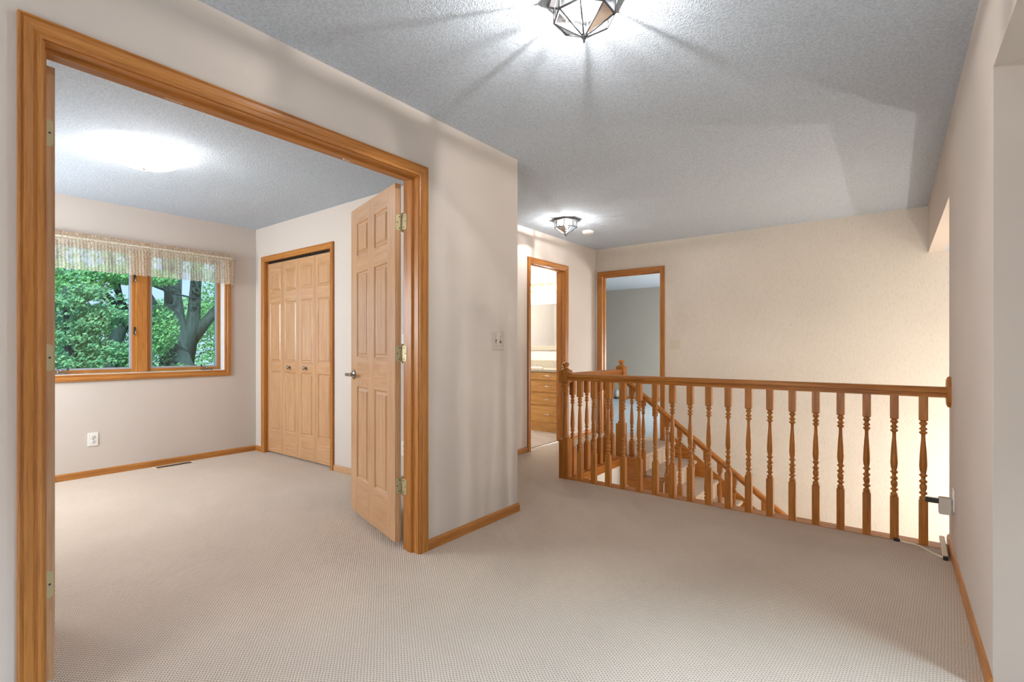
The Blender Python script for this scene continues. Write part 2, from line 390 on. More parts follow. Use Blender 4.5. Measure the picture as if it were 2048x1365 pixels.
m.box(XB, DX0-0.015, Y0, Y1, -0.2, H, WALL_BACK); m.box(DX1+0.015, 3.8, Y0, Y1, -2.75, H, WALL_BACK); m.box(DX0-0.015, DX1+0.015, Y0, Y1, DZ+0.015, H, WALL_BACK)
m.box(XB, DX1+0.015, Y0, Y1, -2.75, -0.25, WALL_BACK)
struct(m, 'wall_back', 'cream textured wall behind the stairwell', 'wall')
m = MB(); T = XR+0.115
m.box(XR, T, 2.241, 3.82, -0.25, 2.05, WALL); m.box(XR, T, -3.0, YB, 2.05, H, WALL); m.box(XR, T, 3.82, YB, 2.01, 2.05, WALL)
struct(m, 'wall_right', 'shaded beige wall at the right with a stairwell opening', 'wall')
m = MB(); m.box(T, 4.5, 2.24, 2.355, -0.25, 2.05, WALL_SHADED); m.box(XR+0.001, T, 2.24, 2.241, 0, 2.049, WALL_SHADED); struct(m, 'wall_side_return', 'dim beige wall turning the corner at the right edge', 'wall')  # thin skin carries the shaded tint over the right wall's end
m = MB(); m.box(T, 3.9, 3.705, 3.82, -2.75, 2.05, WALL_WHITE); m.box(-2.31, T, 3.68, 3.795, -2.75, -0.06, WALL_WHITE); struct(m, 'wall_foyer_near')
m = MB(); m.box(3.8, 3.9, 3.7, 6.1, -2.75, 2.2, WALL_WHITE); struct(m, 'wall_foyer_far')
m = MB(); m.box(-3.4, 4.5, -3.1, -3.0, -0.1, 2.6, WALL); struct(m, 'wall_behind')
m = MB(); m.box(4.4, 4.5, -3.0, 2.355, -0.1, 2.2, WALL); struct(m, 'wall_side_room')
m = MB(); m.box(-2.40, -2.235, 3.795, 4.82, -2.75, -0.06, WALL_WHITE); m.box(-2.40, -2.125, 4.935, YB, -2.75, -0.25, WALL_WHITE)
struct(m, 'wall_stairwell', 'white wall under the landing edge', 'wall')
# bathroom + bedroom shells
m = MB(); m.box(-5.4, -3.27, 6.15, 6.27, 0, H, WALL_WHITE); m.box(-5.4, -5.3, 3.9, 6.27, 0, H, WALL_WHITE); m.box(-5.4, -3.27, 3.9, 4.0, 0, H, WALL_WHITE); struct(m, 'wall_bathroom_far', 'white bathroom wall behind the vanity', 'wall')
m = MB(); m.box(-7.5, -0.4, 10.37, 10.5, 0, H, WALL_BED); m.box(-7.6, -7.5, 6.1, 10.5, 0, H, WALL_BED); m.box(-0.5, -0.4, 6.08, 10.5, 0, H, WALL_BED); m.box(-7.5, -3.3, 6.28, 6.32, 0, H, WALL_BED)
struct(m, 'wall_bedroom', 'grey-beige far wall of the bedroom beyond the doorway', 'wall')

# ================================================================== TRIM
CASE = [(0.0, 0.0), (0.0, 0.010), (0.004, 0.012), (0.012, 0.012), (0.014, 0.009), (0.019, 0.009), (0.023, 0.013), (0.034, 0.0155), (0.044, 0.017), (0.046, 0.0135), (0.050, 0.0135), (0.052, 0.0175), (0.057, 0.0175), (0.057, 0.0)]
def casing(m, a, b, z0, z1, place, W, ax, full=False, rev=0.005):
    """mitred frame round an opening a..b, z0..z1; place(u, z, out) -> point"""
    rings = []
    pts = []
    if full: order = [(-1, 0), (-1, 1), (1, 1), (1, 0)]
    else: order = [(-1, 0), (-1, 1), (1, 1), (1, 0)]
    for (su, sz) in order:
        ring = []
        for (o, p) in CASE:
            o2 = o + rev
            u = (a - o2) if su < 0 else (b + o2)
            if sz: z = z1 + o2
            else: z = (z0 - o2) if full else z0
            ring.append(place(u, z, p))
        rings.append(ring)
    mats = [W['Z'], W[ax], W['Z'], W[ax]]
    m.sweep(rings, mats if full else mats[:3], caps=not full, loop=full)
def jamb(m, a, b, z0, z1, place, d0, d1, W, ax, th=0.018, full=False):
    """jamb boards: depth range d0..d1 (place third arg)"""
    def bx(u0, u1, zz0, zz1, mat):
        p = [place(u, z, d) for u in (u0, u1) for z in (zz0, zz1) for d in (d0, d1)]
        xs = [q[0] for q in p]; ys = [q[1] for q in p]; zs = [q[2] for q in p]
        m.box(min(xs), max(xs), min(ys), max(ys), min(zs), max(zs), mat)
    bx(a-th, a, z0, z1+th, W['Z']); bx(b, b+th, z0, z1+th, W['Z']); bx(a, b, z1, z1+th, W[ax])
    if full: bx(a-th, b+th, z0-th, z0, W[ax])
def stops(m, a, b, z0, z1, place, d0, d1, W, ax, th=0.011):
    def bx(u0, u1, zz0, zz1, mat):
        p = [place(u, z, d) for u in (u0, u1) for z in (zz0, zz1) for d in (d0, d1)]
        xs = [q[0] for q in p]; ys = [q[1] for q in p]; zs = [q[2] for q in p]
        m.box(min(xs), max(xs), min(ys), max(ys), min(zs), max(zs), mat)
    bx(a, a+th, z0, z1, W['Z']); bx(b-th, b, z0, z1, W['Z']); bx(a+th, b-th, z1-th, z1, W[ax])
pl_left = lambda u, z, p: (XL + p, u, z)
pl_leftroom = lambda u, z, p: (XLr - p, u, z)
def trim(name, fn, label):
    t = empty(name); tag(t, label, 'door trim', None, 'structure'); fn(t); return t
def t1(t):
    m = MB(); casing(m, OY0, OY1, 0, OZ, pl_left, OAK, 'Y'); m.build('casing', t)
    m = MB(); jamb(m, OY0, OY1, 0, OZ, pl_left, -0.118, 0.001, OAK, 'Y'); m.build('jamb', t)
    m = MB(); stops(m, OY0, OY1, 0, OZ, pl_left, -0.076, -0.043, OAK, 'Y'); m.build('door_stop', t)
    m = MB(); casing(m, OY0, OY1, 0, OZ, pl_leftroom, OAK, 'Y'); m.build('casing', t)
    m = MB()
    for yy in (0.72, 1.48): m.bbox(-2.165, -2.145, yy-0.03, yy+0.03, OZ-0.006, OZ+0.001, NICKEL, 0.002)
    m.build('catch_plate', t)
trim('trim_1', t1, 'oak casing around the wide double doorway')
pl_clo = lambda u, z, p: (u, 2.655 - p, z)
def t2(t):
    m = MB(); casing(m, CX0, CX1, 0, CZ-0.01, pl_clo, OAK, 'X'); m.build('casing', t)
    m = MB(); jamb(m, CX0, CX1, 0, CZ, pl_clo, -0.115, 0.001, OAK, 'X', th=0.015); m.build('jamb', t)
trim('trim_2', t2, 'light oak casing around the closet doors')
pl_bath = lambda u, z, p: (XB + p, u, z)
def t3(t):
    m = MB(); casing(m, BY0, BY1, 0, BZ, pl_bath, OAK, 'Y'); m.build('casing', t)
    m = MB(); jamb(m, BY0, BY1, 0, BZ, pl_bath, -0.118, 0.001, OAK, 'Y', th=0.015); m.build('jamb', t)
    m = MB(); stops(m, BY0, BY1, 0, BZ, pl_bath, -0.09, -0.05, OAK, 'Y'); m.build('door_stop', t)
    m = MB(); m.bbox(XB-0.045, XB-0.02, BY1-0.0025, BY1+0.001, 0.86, 0.92, BRASS, 0.001); m.box(XB-0.038, XB-0.027, BY1-0.004, BY1, 0.878, 0.902, DARK); m.build('strike_plate', t)
trim('trim_3', t3, 'oak casing around the narrow bathroom doorway')
pl_bed = lambda u, z, p: (u, YB - p, z)
def t4(t):
    m = MB(); casing(m, DX0, DX1, 0, DZ, pl_bed, OAK, 'X'); m.build('casing', t)
    m = MB(); jamb(m, DX0, DX1, 0, DZ, pl_bed, -0.12, 0.001, OAK, 'X', th=0.015); m.build('jamb', t)
    m = MB(); stops(m, DX0, DX1, 0, DZ, pl_bed, -0.09, -0.05, OAK, 'X'); m.build('door_stop', t)
trim('trim_4', t4, 'oak casing around the bedroom doorway in the back wall')

BASE = [(0, 0), (0.012, 0), (0.012, 0.036), (0.011, 0.045), (0.008, 0.052), (0.004, 0.057), (0, 0.058)]
def baseboard(name, p0, p1, nrm, ax, label, W=OAK, miter=(0, 0)):
    p0 = Vector((*p0, 0)); p1 = Vector((*p1, 0)); n = Vector((*nrm, 0)); d = (p1-p0).normalized()
    m = MB(); rings = []
    for p, mt in ((p0, -miter[0]), (p1, miter[1])):
        rings.append([p + n*o + d*mt*o + Vector((0, 0, z)) for o, z in BASE])
    m.sweep(rings, W[ax]); return tag(m.build(name), label, 'baseboard', None, 'structure')
OC = OY1+0.062
baseboard('baseboard_left', (XL, OC), (XL, 2.77), (1, 0), 'Y', 'short oak baseboard right of the double doorway', miter=(0, 1))
baseboard('baseboard_corner', (XL, 2.77), (XB, 2.77), (0, 1), 'X', 'oak baseboard around the corner', miter=(1, 0))
baseboard('baseboard_left_near', (XL, -2.9), (XL, OY0-0.062), (1, 0), 'Y', 'oak baseboard left of the double doorway')
baseboard('baseboard_window', (-5.6, -0.38), (-5.6, 2.655), (1, 0), 'Y', 'honey oak baseboard under the window')
baseboard('baseboard_closet', (-5.6, 2.655), (CX0-0.062, 2.655), (0, -1), 'X', 'tiny oak baseboard piece left of the closet')
baseboard('baseboard_closet_right', (CX1+0.062, 2.655), (XLr, 2.655), (0, -1), 'X', 'pale oak baseboard between closet and open door', W=FIR)
baseboard('baseboard_bathroom', (XB, 2.77), (XB, BY0-0.062), (1, 0), 'Y', 'oak baseboard left of the bathroom doorway')
baseboard('baseboard_bathroom_right', (XB, BY1+0.062), (XB, YB), (1, 0), 'Y', 'oak baseboard right of the bathroom doorway')
baseboard('baseboard_right', (XR, 2.24), (XR, 3.82), (-1, 0), 'Y', 'oak baseboard along the right wall')
baseboard('baseboard_bedroom', (-7.4, 10.37), (-0.5, 10.37), (0, -1), 'X', 'dark baseboard of the far bedroom')

# threshold between hall carpet and bathroom vinyl
m = MB(); m.bbox(XB-0.075, XB-0.045, BY0, BY1, 0.0, 0.008, PEWTER, 0.003); struct(m, 'trim_5', 'dark metal threshold strip at the bathroom doorway', 'threshold')

# ================================================================== WINDOW
win = empty('window_1', (0, 0, 0)); tag(win, 'oak-trimmed pair of casement windows looking onto trees', 'window', None, 'structure')
pl_win = lambda u, z, p: (-5.6 + p, u, z)
m = MB(); casing(m, WY0, WY1, WZ0, WZ1, pl_win, OAK, 'Y', full=True); m.build('window_casing', win)
m = MB(); jamb(m, WY0, WY1, WZ0, WZ1, pl_win, -0.085, 0.002, {'Y': JAMB_GLARE, 'Z': JAMB_GLARE}, 'Y', th=0.012, full=True); o = m.build('window_jamb', win); o['label'] = 'wooden jamb lining with pale glare in its colour'
m = MB(); m.bbox(-5.70, -5.665, 1.575, 1.665, WZ0, WZ1, OAK['Z'], 0.003); m.build('mullion', win)
for k, (y0, y1) in enumerate(((WY0+0.002, 1.575), (1.665, WY1-0.002))):
    z0, z1 = WZ0+0.002, WZ1-0.002
    s_ = MB(); w_ = 0.030
    for (a, b, c, d, mt) in ((y0, y0+w_, z0, z1, OAK['Z']), (y1-w_, y1, z0, z1, OAK['Z']), (y0+w_, y1-w_, z0, z0+w_, OAK['Y']), (y0+w_, y1-w_, z1-w_, z1, OAK['Y'])):
        s_.bbox(-5.725, -5.685, a, b, c, d, mt, 0.003)
    sash = s_.build('window_sash', win)
    g = MB(); g0 = w_-0.002; gw = 0.017
    for (a, b, c, d) in ((y0+g0, y0+g0+gw, z0+g0, z1-g0), (y1-g0-gw, y1-g0, z0+g0, z1-g0), (y0+g0+gw, y1-g0-gw, z0+g0, z0+g0+gw), (y0+g0+gw, y1-g0-gw, z1-g0-gw, z1-g0)):
        g.bbox(-5.72, -5.692, a, b, c, d, GREYV, 0.002)
    gk = g.build('gasket', sash); gk['label'] = 'grey gasket'
    p = MB(); p.box(-5.708, -5.704, y0+g0+gw-0.002, y1-g0-gw+0.002, z0+g0+gw-0.002, z1-g0-gw+0.002, PANE); p.build('window_pane', sash)
for (yc, d) in ((1.02, 1), (2.18, -1)):
    c = MB(); c.bbox(-5.672, -5.630, yc-0.055, yc+0.055, WZ0-0.001, WZ0+0.014, PEWTER, 0.004)
    c.lathe([(0.012, 0), (0.013, 0.012), (0.009, 0.018)], PEWTER, 12, Matrix.Translation((-5.648, yc, WZ0+0.012)))
    c.tube([(-5.648, yc, WZ0+0.026), (-5.64, yc+0.02*d, WZ0+0.034), (-5.632, yc+0.045*d, WZ0+0.028), (-5.63, yc+0.06*d, WZ0+0.036)], [0.006, 0.005, 0.005, 0.004], PEWTER)
    c.lathe([(0.005, 0), (0.007, 0.006), (0.007, 0.016), (0.004, 0.021)], BLACKP, 10, Matrix.Translation((-5.63, yc+0.06*d, WZ0+0.034)))
    o = c.build('crank_handle', win); o['label'] = 'folding metal crank'
for zc in (1.30, 1.80):
    c = MB(); c.bbox(-5.690, -5.670, 1.560, 1.574, zc-0.04, zc+0.03, BLACKP, 0.002); c.tube([(-5.668, 1.567, zc+0.01), (-5.655, 1.567, zc-0.02), (-5.655, 1.567, zc-0.055)], 0.004, PEWTER)
    c.build('sash_lock', win)

# ---- valance
def valance():
    y0, y1 = 0.42, 2.40; x0 = -5.525
    t = empty('window_valance', (x0, (y0+y1)/2, 1.8)); tag(t, 'cream lace valance gathered on a rod over the window', 'valance')
    ox, oy, oz = t.location
    r_ = random.Random(3)
    ph = [(r_.uniform(30, 75), r_.uniform(0, 6.28), r_.uniform(0.3, 1)) for _ in range(5)]
    def fold(s): return sum(a*math.sin(k*s+p) for k, p, a in ph)/3.0
    NS = 520; L = (y1-y0) + 0.085
    def path(s):   # s 0..L -> x, y, nx, ny
        if s < y1-y0-0.03: return x0, y0+s, 1, 0
        q = s-(y1-y0-0.03); rr = 0.03
        if q < rr*math.pi/2:
            a = q/rr; return x0-rr+rr*math.cos(a), y1-0.03+rr*math.sin(a), math.cos(a), math.sin(a)
        q -= rr*math.pi/2; return x0-rr-q, y1, 0, 1
    def strip(zs, amp, jag, name, par, seed):
        r2 = random.Random(seed); m = MB(); rows = []
        jg = [r2.uniform(-1, 1) for _ in range(NS+1)]
        for (z, a) in zip(zs, amp):
            row = []
            for i in range(NS+1):
                s = L*i/NS; x, y, nx, ny = path(s); f = fold(s)*a + 0.0025*a/0.016*math.sin(s*260+z*9)
                zz = z
                if z == zs[0] and jag == 'ruffle': zz = z + 0.006*jg[i]
                if z == zs[-1] and jag == 'scallop': zz = z - 0.008*abs(math.sin(s*math.pi/0.055)) - 0.006*fold(s) + 0.012
                row.append((x+nx*f-ox, y+ny*f-oy, zz-oz))
            rows.append(row)
        m.sweep(rows, LACE, closed_profile=False, caps=False, smooth=True); return m.build(name, par)
    strip([2.112, 2.103, 2.094, 2.086], [0.010, 0.008, 0.005, 0.001], 'ruffle', 'header_ruffle', t, 1)
    strip([2.058, 2.045, 2.02, 1.96, 1.88, 1.83, 1.795], [0.002, 0.006, 0.009, 0.013, 0.016, 0.017, 0.018], 'scallop', 'lace_skirt', t, 2)
    m = MB(); pts = [(path(L*i/NS)[0]-ox, path(L*i/NS)[1]-oy, 2.072-oz) for i in range(0, NS+1, 4)]
    m.tube(pts, [0.0155+0.0015*math.sin(i*1.7)+0.001*math.sin(i*3.9) for i in range(len(pts))], LACE, 8); m.build('rod_pocket', t)
    m = MB(); m.tube(pts, 0.007, WHITE, 8); m.build('curtain_rod', t)
valance()

# ================================================================== DOORS
def panel_faces(m, rects, w, h, t, WV, x0=0, mold=0.013, field=0.028, dep=0.009):
    """leaf in local coords: x 0..w, y -t/2..t/2, z 0..h with raised panels both sides"""
    xs = sorted(set([0, w] + [r[0] for r in rects] + [r[1] for r in rects])); zs = sorted(set([0, h] + [r[2] for r in rects] + [r[3] for r in rects]))
    cols = sorted(set((r[0], r[1]) for r in rects)); rows = sorted(set((r[2], r[3]) for r in rects))
    # stiles full height, rails between
    prev = 0
    for (a, b) in cols: m.box(prev, a, -t/2, t/2, 0, h, WV['Z']); prev = b
    m.box(prev, w, -t/2, t/2, 0, h, WV['Z'])
    for (a, b) in cols:
        prev = 0
        for (c, d) in rows: m.box(a, b, -t/2, t/2, prev, c, WV['X']); prev = d
        m.box(a, b, -t/2, t/2, prev, h, WV['X'])
    for (a, b, c, d) in rects:
        for sg in (-1, 1):
            rings = []
            for (ins, dp) in ((0, 0), (0.004, 0.003), (0.008, dep*0.85), (mold, dep), (mold+0.006, dep), (mold+field*0.6, dep*0.35), (mold+field*0.62, dep*0.1)):
                y = sg*(t/2-dp); rings.append([(a+ins, y, c+ins), (b-ins, y, c+ins), (b-ins, y, d-ins), (a+ins, y, d-ins)])
            n = len(m.v)
            for r in rings: m.v += r
            for i in range(len(rings)-1):
                for k in range(4):
                    m.face([n+i*4+k, n+i*4+(k+1) % 4, n+(i+1)*4+(k+1) % 4, n+(i+1)*4+k], WV['Z'] if k in (1, 3) else WV['X'])
            e = n+(len(rings)-1)*4; m.face([e, e+1, e+2, e+3], WV['Z'])
def six_panel(w, h):
    st, cm = 0.112, 0.105; pw = (w-2*st-cm)/2; rects = []
    for a in (st, st+pw+cm):
        for (c, d) in ((0.235, 0.845), (1.035, 1.60), (1.71, 1.925)): rects.append((a, a+pw, c, d))
    return rects
def hinge(parent, zc, loc, rot):
    m = MB()
    def leaf(dx, dy, name):
        pass
    m.lathe([(0.0062, -0.046), (0.0062, 0.046)], BRASS, 12); m.lathe([(0.003, 0.046), (0.0068, 0.047), (0.0068, 0.051), (0.003, 0.055)], BRASS, 12)
    m.lathe([(0.003, -0.055), (0.0068, -0.051), (0.0068, -0.047), (0.003, -0.046)], BRASS, 12)
    for zz in (-0.028, -0.009, 0.009, 0.028): m.lathe([(0.0066, zz-0.0008), (0.0066, zz+0.0008)], DARK, 12)
    o = m.build('hinge', parent, loc, rot); return o
def plate(m, p0, u, nrm, wd, ht, mat=BRASS, screw=True, rc=0.012):
    """rounded plate: p0 centre of inner edge, u direction in plane (width), z up, nrm outward"""
    u = Vector(u).normalized(); n = Vector(nrm).normalized(); p0 = Vector(p0); pts = []
    prof = [(0, -ht/2)]
    for k in range(7): a = -math.pi/2 + math.pi/2*k/6; prof.append((wd-rc+rc*math.cos(a), -ht/2+rc+rc*math.sin(a)))
    for k in range(7): a = math.pi/2*k/6; prof.append((wd-rc+rc*math.cos(a), ht/2-rc+rc*math.sin(a)))
    prof.append((0, ht/2))
    r0 = [p0 + u*a + Vector((0, 0, b)) for a, b in prof]; r1 = [p + n*0.0022 for p in r0]
    m.sweep([r0, r1], mat)
    if screw:
        for (a, b) in ((wd*0.35, ht*0.36), (wd*0.72, 0), (wd*0.35, -ht*0.36)):
            c = p0+u*a+Vector((0, 0, b)); q = n.to_track_quat('Z', 'Y').to_matrix().to_4x4()
            m.lathe([(0.0038, 0.0015), (0.0034, 0.0026), (0.0012, 0.0022)], DARK, 8, Matrix.Translation(c) @ q)
HZ = (0.353, 1.102, 1.845)
LW, LH, LT = 0.742, 2.03, 0.035
# right leaf, open into the room
ang = R(163.8)
A = Vector((-2.229, 1.829)); dirv = Vector((math.cos(ang), math.sin(ang))); nv = Vector((-math.sin(ang), math.cos(ang)))  # nv points toward -y side?
if nv.y > 0: nv = -nv
org = A - nv*LT/2
d1 = empty('door_1', (org.x, org.y, 0.035), (0, 0, ang)); tag(d1, 'six-panel wooden door leaf standing open at the right of the double doorway', 'door', None, 'structure')
m = MB(); panel_faces(m, six_panel(LW, LH), LW, LH, LT, FIR); leaf = m.build('door_panel', d1)
def lever(parent, side):
    m = MB(); y = side*LT/2
    Mx = Matrix.Translation((LW-0.06, y, 0.92)) @ Matrix.Rotation(-side*math.pi/2, 4, 'X')
    m.lathe([(0.031, 0), (0.033, 0.003), (0.030, 0.008), (0.018, 0.011), (0.011, 0.014), (0.010, 0.045), (0.012, 0.05)], PEWTER, 20, Mx)
    m.bbox(LW-0.155, LW-0.048, y+side*0.045, y+side*0.060, 0.911, 0.931, PEWTER, 0.005)
    return m.build('door_handle', parent)
def egg(parent, side):
    m = MB(); y = side*LT/2
    Mx = Matrix.Translation((LW-0.055, y, 0.92)) @ Matrix.Rotation(-side*math.pi/2, 4, 'X')
    m.lathe([(0.031, 0), (0.033, 0.003), (0.029, 0.008), (0.016, 0.012), (0.010, 0.016), (0.010, 0.032), (0.014, 0.036), (0.022, 0.042), (0.025, 0.052), (0.022, 0.062), (0.012, 0.067)], PEWTER, 20, Mx)
    return m.build('door_handle', parent)
nl = 1 if (Matrix.Rotation(-ang, 3, 'Z') @ Vector((nv.x, nv.y, 0))).y > 0 else -1
lever(d1, nl); egg(d1, -nl)
for zc in HZ:
    h = hinge(d1, zc, (-0.012, -nl*(LT/2+0.004), zc-0.035), None)
    m = MB(); plate(m, (0.0, -nl*(LT/2+0.002), zc-0.035), (0, nl, 0), (-1, 0, 0), 0.033, 0.089); hp = m.build('hinge_plate', d1)
m = MB()
for zc in HZ: plate(m, (-2.196, OY1, zc), (1, 0, 0), (0, -1, 0), 0.034, 0.089)
o = m.build('jamb_hinge_plate'); o.parent = bpy.data.objects['trim_1']
# left leaf: open past square, its hinge edge shows inside the left jamb
angL = R(181.5)
orgL = Vector((-2.212, 0.374))
d2 = empty('door_2', (orgL.x, orgL.y, 0.035), (0, 0, angL)); tag(d2, 'left door leaf seen edge-on behind the left jamb', 'door', None, 'structure')
m = MB(); panel_faces(m, six_panel(LW, LH), LW, LH, LT, FIR); m.build('door_panel', d2)
for zc in HZ:
    m = MB(); plate(m, (0.0, 0.019, zc-0.035), (0, -1, 0), (-1, 0, 0), 0.032, 0.089); m.build('hinge_plate', d2)
    hinge(d2, zc, (-0.010, 0.024, zc-0.035), None)
lever(d2, -1)
# closet bifold
d3 = empty('door_3', ((CX0+CX1)/2, 2.70, 0.018)); tag(d3, 'four-leaf folding wooden closet door with small metal knobs', 'closet door', None, 'structure')
cw = (CX1-CX0)/4-0.002; chh = 2.02
for k in range(4):
    m = MB(); st = 0.045
    rects = [(st, cw-st, 0.235, 0.865), (st, cw-st, 0.965, 1.60), (st, cw-st, 1.715, 1.93)]
    panel_faces(m, rects, cw, chh, 0.030, FIR, field=0.024)
    fo = m.build('folding_panel', d3, (CX0+0.001+k*(cw+0.002)-d3.location.x, 0, 0))
    if k in (1, 2):
        kb = MB(); Mx = Matrix.Translation((cw*0.48, -0.015, 0.914)) @ Matrix.Rotation(math.pi/2, 4, 'X')
        kb.lathe([(0.014, 0), (0.015, 0.003), (0.009, 0.006), (0.007, 0.016), (0.013, 0.021), (0.019, 0.026), (0.019, 0.031), (0.012, 0.036), (0.004, 0.038)], PEWTER, 16, Mx)
        kb.build('knob', fo)
m = MB(); m.box(CX0, CX1, 2.69, 2.71, 2.042, CZ, BLACKP); o = m.build('track', d3, (-d3.location.x, -2.70, -0.018))

# ================================================================== RAILINGS
BP = [(0.0145, 0.252), (0.0185, 0.262), (0.0195, 0.270), (0.0105, 0.279), (0.0105, 0.284), (0.0195, 0.292), (0.0195, 0.299), (0.0108, 0.305), (0.0150, 0.314), (0.0185, 0.328), (0.0170, 0.342), (0.0108, 0.350), (0.0195, 0.358), (0.0195, 0.365), (0.0112, 0.373), (0.0108, 0.386), (0.0195, 0.395), (0.0195, 0.401), (0.0120, 0.407),
      (0.0172, 0.425), (0.0195, 0.452), (0.0183, 0.48), (0.0165, 0.52), (0.0140, 0.56), (0.0106, 0.60), (0.0098, 0.628), (0.0120, 0.634), (0.0195, 0.641), (0.0195, 0.648), (0.0112, 0.653), (0.0115, 0.657), (0.0195, 0.663), (0.0195, 0.668), (0.0112, 0.676), (0.0112, 0.684), (0.0195, 0.693), (0.0195, 0.700), (0.0125, 0.708), (0.0150, 0.716)]
def block(m, hw, z0, z1, mat, ct=True, cb=False, shear=0.0):
    """square block with chamfered corners at its turned ends"""
    sq = lambda h, z: [(-h, -h, z), (h, -h, z), (h, h, z), (-h, h, z)]
    rings = []
    if cb: rings += [sq(hw*0.72, z0), sq(hw, z0+0.006)]
    else: rings.append(sq(hw, z0))
    if ct: rings += [sq(hw, z1-0.006), sq(hw*0.72, z1)]
    else: rings.append([(x, y, z1 - shear*x) for x, y, z in sq(hw, z1)])
    m.sweep(rings, mat)
def baluster(name, top, parent, loc, base=0.257, zoff=0.0, shear=0.0, botlen=0.0):
    """square-turned-square spindle; turning shifted by zoff, bottom from -botlen"""
    m = MB(); hw = 0.021; mt = RAIL['Z']
    block(m, hw, -botlen, base+zoff, mt)
    m.lathe([(r, z+zoff) for r, z in BP], mt, 14, cap=False)
    block(m, hw, 0.712+zoff, top, mt, ct=False, cb=True, shear=shear)
    return m.build(name, parent, loc)
HR = [(-0.026, 0.0), (0.026, 0.0), (0.027, 0.014), (0.0215, 0.018), (0.0215, 0.023), (0.030, 0.028), (0.031, 0.038), (0.028, 0.049), (0.020, 0.056), (0.008, 0.060), (-0.008, 0.060), (-0.020, 0.056), (-0.028, 0.049), (-0.031, 0.038), (-0.030, 0.028), (-0.0215, 0.023), (-0.0215, 0.018), (-0.027, 0.014)]
def handrail(name, p0, p1, W, ax, parent, seg=10):
    p0 = Vector(p0); p1 = Vector(p1); d = (p1-p0); h = Vector((d.x, d.y, 0)).normalized(); side = Vector((-h.y, h.x, 0))
    m = MB(); rings = [[p0 + d*(k/seg) + side*u + Vector((0, 0, z)) for u, z in HR] for k in range(seg+1)]
    m.sweep(rings, W[ax]); return m.build(name, parent)
def newel(parent, loc, botlen=0.0, z_up0=0.828, z_up1=0.942, low=0.345):
    m = MB(); hw = 0.0425; mt = RAIL['Z']
    block(m, hw, -botlen, low, mt)
    m.lathe([(0.028, low-0.004), (0.034, low+0.006), (0.034, low+0.014), (0.026, low+0.022), (0.0265, low+0.05), (0.025, 0.55), (0.0235, 0.70), (0.0225, 0.745), (0.029, 0.750), (0.029, 0.758), (0.024, 0.762), (0.025, 0.785), (0.030, 0.800), (0.035, 0.808), (0.035, 0.816), (0.028, 0.824), (0.028, z_up0+0.004)], mt, 20, cap=False)
    block(m, hw, z_up0, z_up1, mt, cb=True)
    n = m.build('newel_post', parent, loc)
    f = MB(); z = z_up1-0.006
    f.lathe([(0.028, z), (0.037, z+0.006), (0.037, z+0.011), (0.030, z+0.015), (0.020, z+0.019), (0.016, z+0.026), (0.018, z+0.036), (0.028, z+0.040), (0.0315, z+0.048), (0.031, z+0.058), (0.026, z+0.066), (0.014, z+0.073), (0.002, z+0.076)], mt, 20)
    f.build('finial', n); return n
YR_ = 3.727; NX = -2.268
fr = empty('railing', ((NX+XR)/2, YR_, 0)); tag(fr, 'long oak balustrade crossing the hall in front of the stairwell', 'railing')
fx = fr.location.x
newel(fr, (NX-fx, 0.010, 0))
handrail('handrail', (NX+0.042-fx, 0, 0.853), (XR-0.018-fx, 0, 0.853), RAIL, 'X', fr)
b0 = baluster('baluster', 0.855, fr, (-2.12-fx, 0, 0))
for i in range(1, 18):
    c = b0.copy(); col.objects.link(c); c.parent = fr; c.location = (-2.12+0.133*i-fx, 0, 0)
m = MB(); ro = []
for (s_, xx) in ((1.0, 0), (1.0, -0.010), (0.93, -0.016), (0.80, -0.020)):
    ro.append([(xx, 0.055*s_*math.copysign(abs(math.cos(a))**0.8, math.cos(a)), 0.885+0.088*s_*math.copysign(abs(math.sin(a))**0.8, math.sin(a))) for a in [2*math.pi*k/28 for k in range(28)]])
m.sweep(ro, RAIL['Z'], smooth=False); m.build('wall_rosette', fr, (XR-fx, 0, 0))
m = MB(); prof = [(3.700, 0.001), (3.700, 0.003), (3.802, 0.003), (3.806, -0.004), (3.806, -0.016), (3.802, -0.022), (3.797, -0.024), (3.797, -0.075), (3.700, -0.075)]
m.sweep([[(NX+0.04, y, z) for y, z in prof], [(XR, y, z) for y, z in prof]], RAIL['X']); struct(m, 'trim_6', 'oak nosing strip along the carpet edge under the balusters', 'trim')

sr = empty('railing', (NX, 4.3, 0)); tag(sr, 'short oak balustrade running back from the corner post along the landing', 'railing')
YN = 4.86
newel(sr, (0, YN-4.3, 0))
handrail('handrail', (0, YR_+0.05-4.3, 0.853), (0, YN-0.04-4.3, 0.853), RAIL, 'Y', sr)
ys = [3.727+0.1295*k for k in range(1, 8)]
for y in ys:
    c = b0.copy(); col.objects.link(c); c.parent = sr; c.location = (0, y+0.0-4.3, 0)
prof = [(-2.312, 0.002), (-2.312, 0.003), (-2.212, 0.003), (-2.207, -0.004), (-2.207, -0.016), (-2.212, -0.022), (-2.217, -0.024), (-2.217, -0.075), (-2.312, -0.075)]
m = MB(); m.sweep([[(x, 3.80, z) for x, z in prof], [(x, 4.93, z) for x, z in prof]], RAIL['Y']); struct(m, 'trim_7', 'oak nosing board along the landing under the short balustrade', 'trim')

